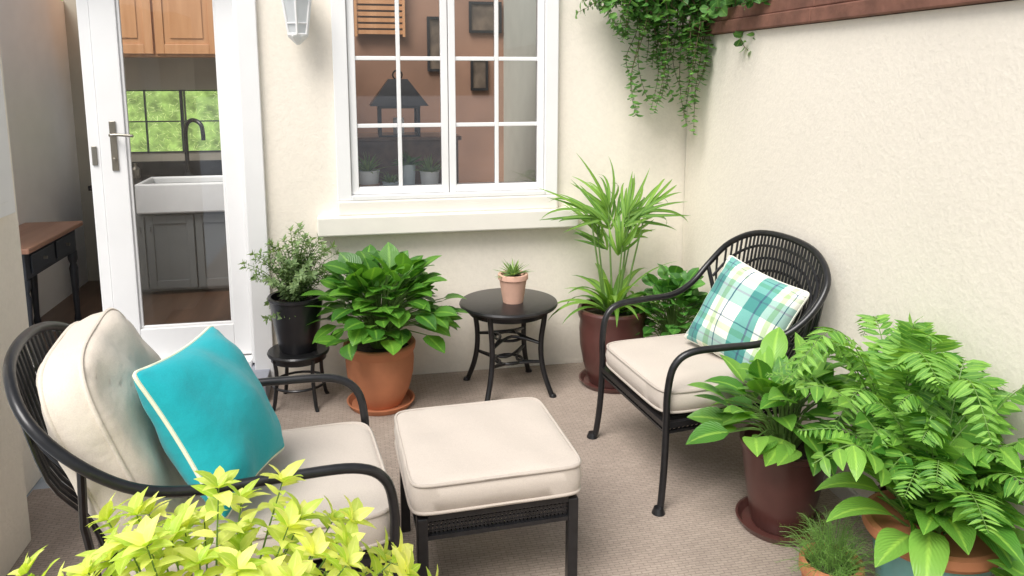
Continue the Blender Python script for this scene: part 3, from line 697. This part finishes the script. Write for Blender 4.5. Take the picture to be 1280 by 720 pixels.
fan((.03,0,.40),(.08,-.02,1.00),(.4,-.1,1),.36,14,1.6)
fan((-.04,0,.40),(-.15,-.04,.98),(-1,-.1,.62),.36,13,1.2,-.3)
fan((.05,0,.40),(.17,-.02,.98),(.9,-.2,.55),.40,15,1.2,.3)
fan((.03,.03,.40),(.13,.06,.88),(.6,.1,.7),.28,13,1.4)
fan((-.03,.03,.40),(-.08,.06,.88),(-.4,.1,.9),.30,13,1.5)
fan((.01,-.03,.40),(.02,-.08,.82),(.1,-.4,.8),.26,11,1.7)
for i in range(30):
    a=i*2.4; q=sph(a,R(.85,1.4)); F.leaf((q.x*.03,q.y*.03,.39),q,(0,0,1),R(.28,.52),R(.038,.056),R(1.0,1.9),.3,10,'st',R(-.3,.3))
S.obj('stem',M_stem,e); F.lobj('foliage',LF_palm,e)
# 5 corner plant
e=thing('potted_plant','low dense green plant in a dark pot in the wall corner','plant',(1.66,3.80,0)); pot(e,.08,.115,.22,M_brown,'plain')
F=MB();S=MB(); dome(F,S,(0,0,.2),(0,-.02,.38),.22,.20,.25,230,(.06,.095),(.75,.95),(.2,.9),(.5,1),(-.5,1.45),prof='rd',sr=.002,segs=4)
S.obj('stem',M_stem,e); F.lobj('foliage',LF_dark,e)
# 6 brown pot broadleaf
e=thing('potted_plant','broad leaved green plant in a dark brown pot with saucer','plant',(1.54,2.45,0)); pot(e,.11,.16,.33,M_brown,'plain',.165,z0=.014)
F=MB();S=MB(); dome(F,S,(0,0,.3),(-.03,-.03,.44),.24,.23,.21,92,(.12,.17),(.52,.64),(.3,1.0),(.45,1),(-.3,1.35),segs=6)
S.obj('stem',M_stem,e); F.lobj('foliage',LF_mid,e)
# 7 fern
e=thing('potted_fern','tall feathery fern in a dark pot beside the garden wall','plant',(1.77,2.08,0)); pot(e,.07,.092,.30,M_brown,'plain')
F=MB();S=MB()
def frond(pts,n,L,W=.22,r=.003,dens=1,prof='la',droop=.4,segs=3):
    P=sm(pts,8); S.tube(P,[r*(1-.7*i/(len(P)-1)) for i in range(len(P))],5); m=len(P)
    for k in range(n):
        t=.12+.88*k/(n-1); f=t*(m-1); i=min(int(f),m-2); p=P[i].lerp(P[i+1],f-i); tg=(P[i+1]-P[i]).normalized()
        sd=tg.cross(Vector((0,0,1))); 
        if sd.length<.1: sd=tg.cross(Vector((0,1,0)))
        sd.normalize(); nr=sd.cross(tg); l=L*math.sin(math.pi*(.12+.86*t))**.7*R(.85,1.1)
        for s in(-1,1): F.leaf(p,sd*s+tg*.45+nr*R(-.05,.2),nr,l,l*W,droop*R(.5,1.3),.15,segs,prof)
for i in range(25):
    a=i*2.4; H=R(.34,.66); rr=R(.10,.36); x=math.cos(a)*rr-.12; y=math.sin(a)*rr+.0
    if x>.05: x=R(-.04,.06)
    bx=R(-.04,.04); by=R(-.04,.04)
    frond([(x*.1,y*.1,.26),(x*.35+bx,y*.35+by,.26+H*.65),(x*.8+bx,y*.8+by,.26+H),(x*1.25,y*1.25,.26+H*R(.75,1.08))],26,R(.07,.105),R(.22,.30),droop=R(.2,.9))
S.obj('stem',M_stem,e); F.lobj('foliage',LF_fern,e)
# 8 teal pot mixed
e=thing('potted_plant','large mixed leafy plant in a teal pot with terracotta rim','plant',(1.66,1.83,0))
pot(e,.12,.17,.36,M_tealpot,'plain'); b=MB(); b.lathe([(.163,.330),(.183,.330),(.195,.346),(.193,.372),(.176,.377),(.159,.370)],seg=48); b.obj('rim',M_terra,e,True,30)
F=MB();S=MB()
for i in range(20):
    a=i*2.4; H=R(.18,.46); rr=R(.08,.38); x=math.cos(a)*rr; y=math.sin(a)*rr*.95
    if x>.17: x=.17
    if y<-.22: y*=.65
    frond([(x*.15,y*.15,.33),(x*.4+R(-.04,.04),y*.4,.33+H*.65),(x*.85,y*.85+R(-.04,.04),.33+H),(x*1.2,y*1.2,.33+H*R(.80,1.02))],int(R(7,11)),R(.10,.14),R(.38,.50),.004,prof='ov',droop=R(.4,1.0),segs=4)
for i in range(18):
    a=i*2.4+.5; H=R(.28,.56); rr=R(.08,.36); x=math.cos(a)*rr+.02; y=math.sin(a)*rr*.9-.04
    if x>.17: x=.17
    frond([(x*.15,y*.15,.33),(x*.4,y*.4,.33+H*.65),(x*.85,y*.85,.33+H),(x*1.3,y*1.3,.33+H*R(.8,1))],24,.085,.26,.003,droop=R(.3,.9))
for i in range(24):
    a=i*2.4; q=sph(a,R(.3,1.2)); 
    if q.x>.3: q.x*=.3
    hh=R(.05,.22); p=Vector((q.x*.17,q.y*.15,.37+hh*q.z)); S.tube([(q.x*.02,q.y*.02,.32),p],.004,5); F.leaf(p,q,(0,0,1),R(.16,.24),R(.08,.11),R(.7,1.4),.25,8,'ov',R(-.3,.3))
F.leaf((-.10,-.10,.42),(-.7,-.8,.3),(0,0,1),.24,.10,1.3,.25,8,'ov'); F.leaf((.06,-.13,.42),(.5,-.9,.4),(0,0,1),.26,.10,1.4,.25,8,'ov')
S.obj('stem',M_stem,e); F.lobj('foliage',LF_mid,e)
# 9 small terracotta
e=thing('potted_plant','small feathery herb in a terracotta pot','plant',(1.405,1.94,0)); pot(e,.07,.092,.21,M_terra,'rim')
F=MB();S=MB()
for i in range(210):
    a=i*2.4; th=R(-.1,1.45); q=sph(a,th); l=R(.10,.19); leafy_stem(F,S,[(q.x*.04,q.y*.04,.18),Vector((q.x*l*.7,q.y*l*.7,.225+q.z*l*.6)),Vector((q.x*l,q.y*l,.22+q.z*l*.72))],.0013,18,(.018,.032),(.36,.5),.15,segs=1,droop=.1)
S.obj('stem',M_stem,e); F.lobj('foliage',LF_fern,e)
# 10 corner leafy plant
e=thing('potted_plant','low leafy green plant in a terracotta pot','plant',(1.72,1.42,0)); pot(e,.09,.13,.24,M_terra,'rim')
F=MB();S=MB(); dome(F,S,(0,0,.22),(0,0,.28),.18,.22,.15,40,(.12,.17),(.42,.52),(.6,1.2),(.4,1),(0,1.4)); S.obj('stem',M_stem,e); F.lobj('foliage',LF_mid,e)
# 11 lime shrub
e=thing('potted_shrub','lime-yellow leafy shrub in a terracotta planter','plant',(-.34,1.50,0)); pot(e,.15,.21,.38,M_terra,'rim')
F=MB();S=MB()
for i in range(60):
    a=i*2.4; k=math.sqrt((i+.5)/60); x=math.cos(a)*.48*k; y=math.sin(a)*.21*k; z=.86-.16*k*k-R(0,.14)-.07*max(0,x)-.08*max(0,-x)
    if i%8==0: z+=.05
    leafy_stem(F,S,[(x*.15,y*.3,.34),(x*.6,y*.7,.34+(z-.34)*.6),(x,y,z)],.0035,int(R(9,13)),(.036,.072),(.42,.56),.68,'ov',.7,segs=4,tipn=7,taper=False)
S.obj('stem',M_stem,e); F.lobj('foliage',LF_lime,e)
# 12 vine
e=thing('hanging_vine','trailing green vine spilling over the wall corner','vine')
F=MB();S=MB()
def strand(p0,p1,sag=.05,n=26,L=(.042,.072)):
    p0=Vector(p0);p1=Vector(p1); m1=p0.lerp(p1,.35)+Vector((R(-sag,sag),R(-sag,0),R(0,sag))); m2=p0.lerp(p1,.7)+Vector((R(-sag,sag),R(-sag,0)*.6,0))
    leafy_stem(F,S,[p0,m1,m2,p1],.0028,n,L,(.78,.98),.02,'rd',.5,segs=3)
for i in range(58):
    x=R(1.36,1.86); zb=2.02-max(0,(x-1.36)/.5)*.26+R(-.14,.13)
    if i<16: x=(1.52,1.62,1.74,1.82)[i%4]+R(-.04,.04); zb=R(1.38,1.66) if x>1.68 else R(1.48,1.75)
    y=R(3.92,4.14); strand((x+R(-.10,.06),y,2.18),(x,y-R(0,.05),zb),.06,int(8+(2.18-zb)*38))
for i in range(46):
    y=R(3.25,4.1); x=R(1.84,2.1); strand((x,y,2.05),(x-R(-.05,.20),y-R(-.1,.2),2.06+R(-.02,.22)-(.22 if i%4==0 else 0)),.05,14)
for i in range(22):
    x=R(1.12,1.6); strand((x+.25,4.12,2.17),(x,4.12,2.08+R(-.05,.08)),.03,14)
for i in range(26):
    strand((R(1.5,1.85),R(3.9,4.15),R(2.0,2.2)),(R(1.4,1.85),R(3.85,4.12),R(2.0,2.4)),.06,16)
S.tube(sm([(1.15,4.14,2.13),(1.5,4.15,2.17),(1.8,4.12,2.15),(1.98,3.9,2.07),(2.0,3.3,2.07)],6),.008,6)
S.tube(sm([(2.2,3.9,0),(2.22,3.9,1.2),(2.2,3.9,2.0),(1.95,3.95,2.09)],6),.012,6)
S.obj('stem',M_wstem,e); F.lobj('foliage',LF_vine,e)
# 13 indoor pots
for (x,r,h,m,k,sp,yy) in((.04,.066,.125,M_whitepot,'spike',.11,4.385),(.165,.045,.06,M_bluepot,'spike',.06,4.36),(.27,.045,.15,M_bluepot,'bush',.09,4.43),(.39,.055,.115,M_whitepot,'spike',.10,4.375)):
    e=thing('potted_plant','small houseplant in a pale ceramic pot on the window ledge','plant',(x,yy,1.05),group='houseplants on the window ledge'); pot(e,r*.8,r,h,m,'plain')
    if x<.1:
        b=MB(); b.lathe([(r*.84,.0025),(r*.95,.05),(r*1.01,.05),(r*.9,.0025)],seg=32); b.obj('pot_base_band',M_pink,e)
    F=MB()
    for i in range(60):
        a=i*2.4; th=R(.35,1.5); q=sph(a,th); F.leaf((q.x*.01,q.y*.01,h*.9),q,(0,0,1) if th<1.2 else (1,0,0),sp*R(.8,1.2),.015 if k=='spike' else .03,R(.1,.6),.3,3,'st' if k=='spike' else 'ov')
    F.lobj('foliage',LF_suc if k=='spike' else LF_dark,e)
# ---------------------------------------------------------------- light, camera
w=bpy.data.worlds.new('World'); scene.world=w; w.use_nodes=True; nt=w.node_tree
sun_dir=Vector((-.40,-.45,.85)).normalized()
el=math.asin(sun_dir.z); az=math.atan2(sun_dir.x,sun_dir.y)
sky=nt.nodes.new('ShaderNodeTexSky'); sky.sky_type='NISHITA'; sky.sun_disc=False; sky.sun_elevation=el; sky.sun_rotation=az; sky.dust_density=4; sky.air_density=1.2
hs=nt.nodes.new('ShaderNodeHueSaturation'); hs.inputs['Saturation'].default_value=.35
bg=nt.nodes['Background']; nt.links.new(sky.outputs[0],hs.inputs['Color']); nt.links.new(hs.outputs[0],bg.inputs[0]); bg.inputs[1].default_value=.15
sl=bpy.data.lights.new('sun','SUN'); sl.energy=3.4; sl.angle=rad(34); sl.color=(1,.965,.915)
so=bpy.data.objects.new('sun',sl); scene.collection.objects.link(so); so.rotation_euler=sun_dir.to_track_quat('Z','Y').to_euler(); so.location=sun_dir*20
cam=bpy.data.cameras.new('camera'); co=bpy.data.objects.new('camera',cam); scene.collection.objects.link(co); scene.camera=co
cam.lens=955/1280*36; cam.sensor_width=36; cam.shift_y=-113/1280; cam.clip_end=300; cam.clip_start=.05
co.location=(0,0,1.7); co.rotation_euler=(rad(90-9),0,rad(-11.3))
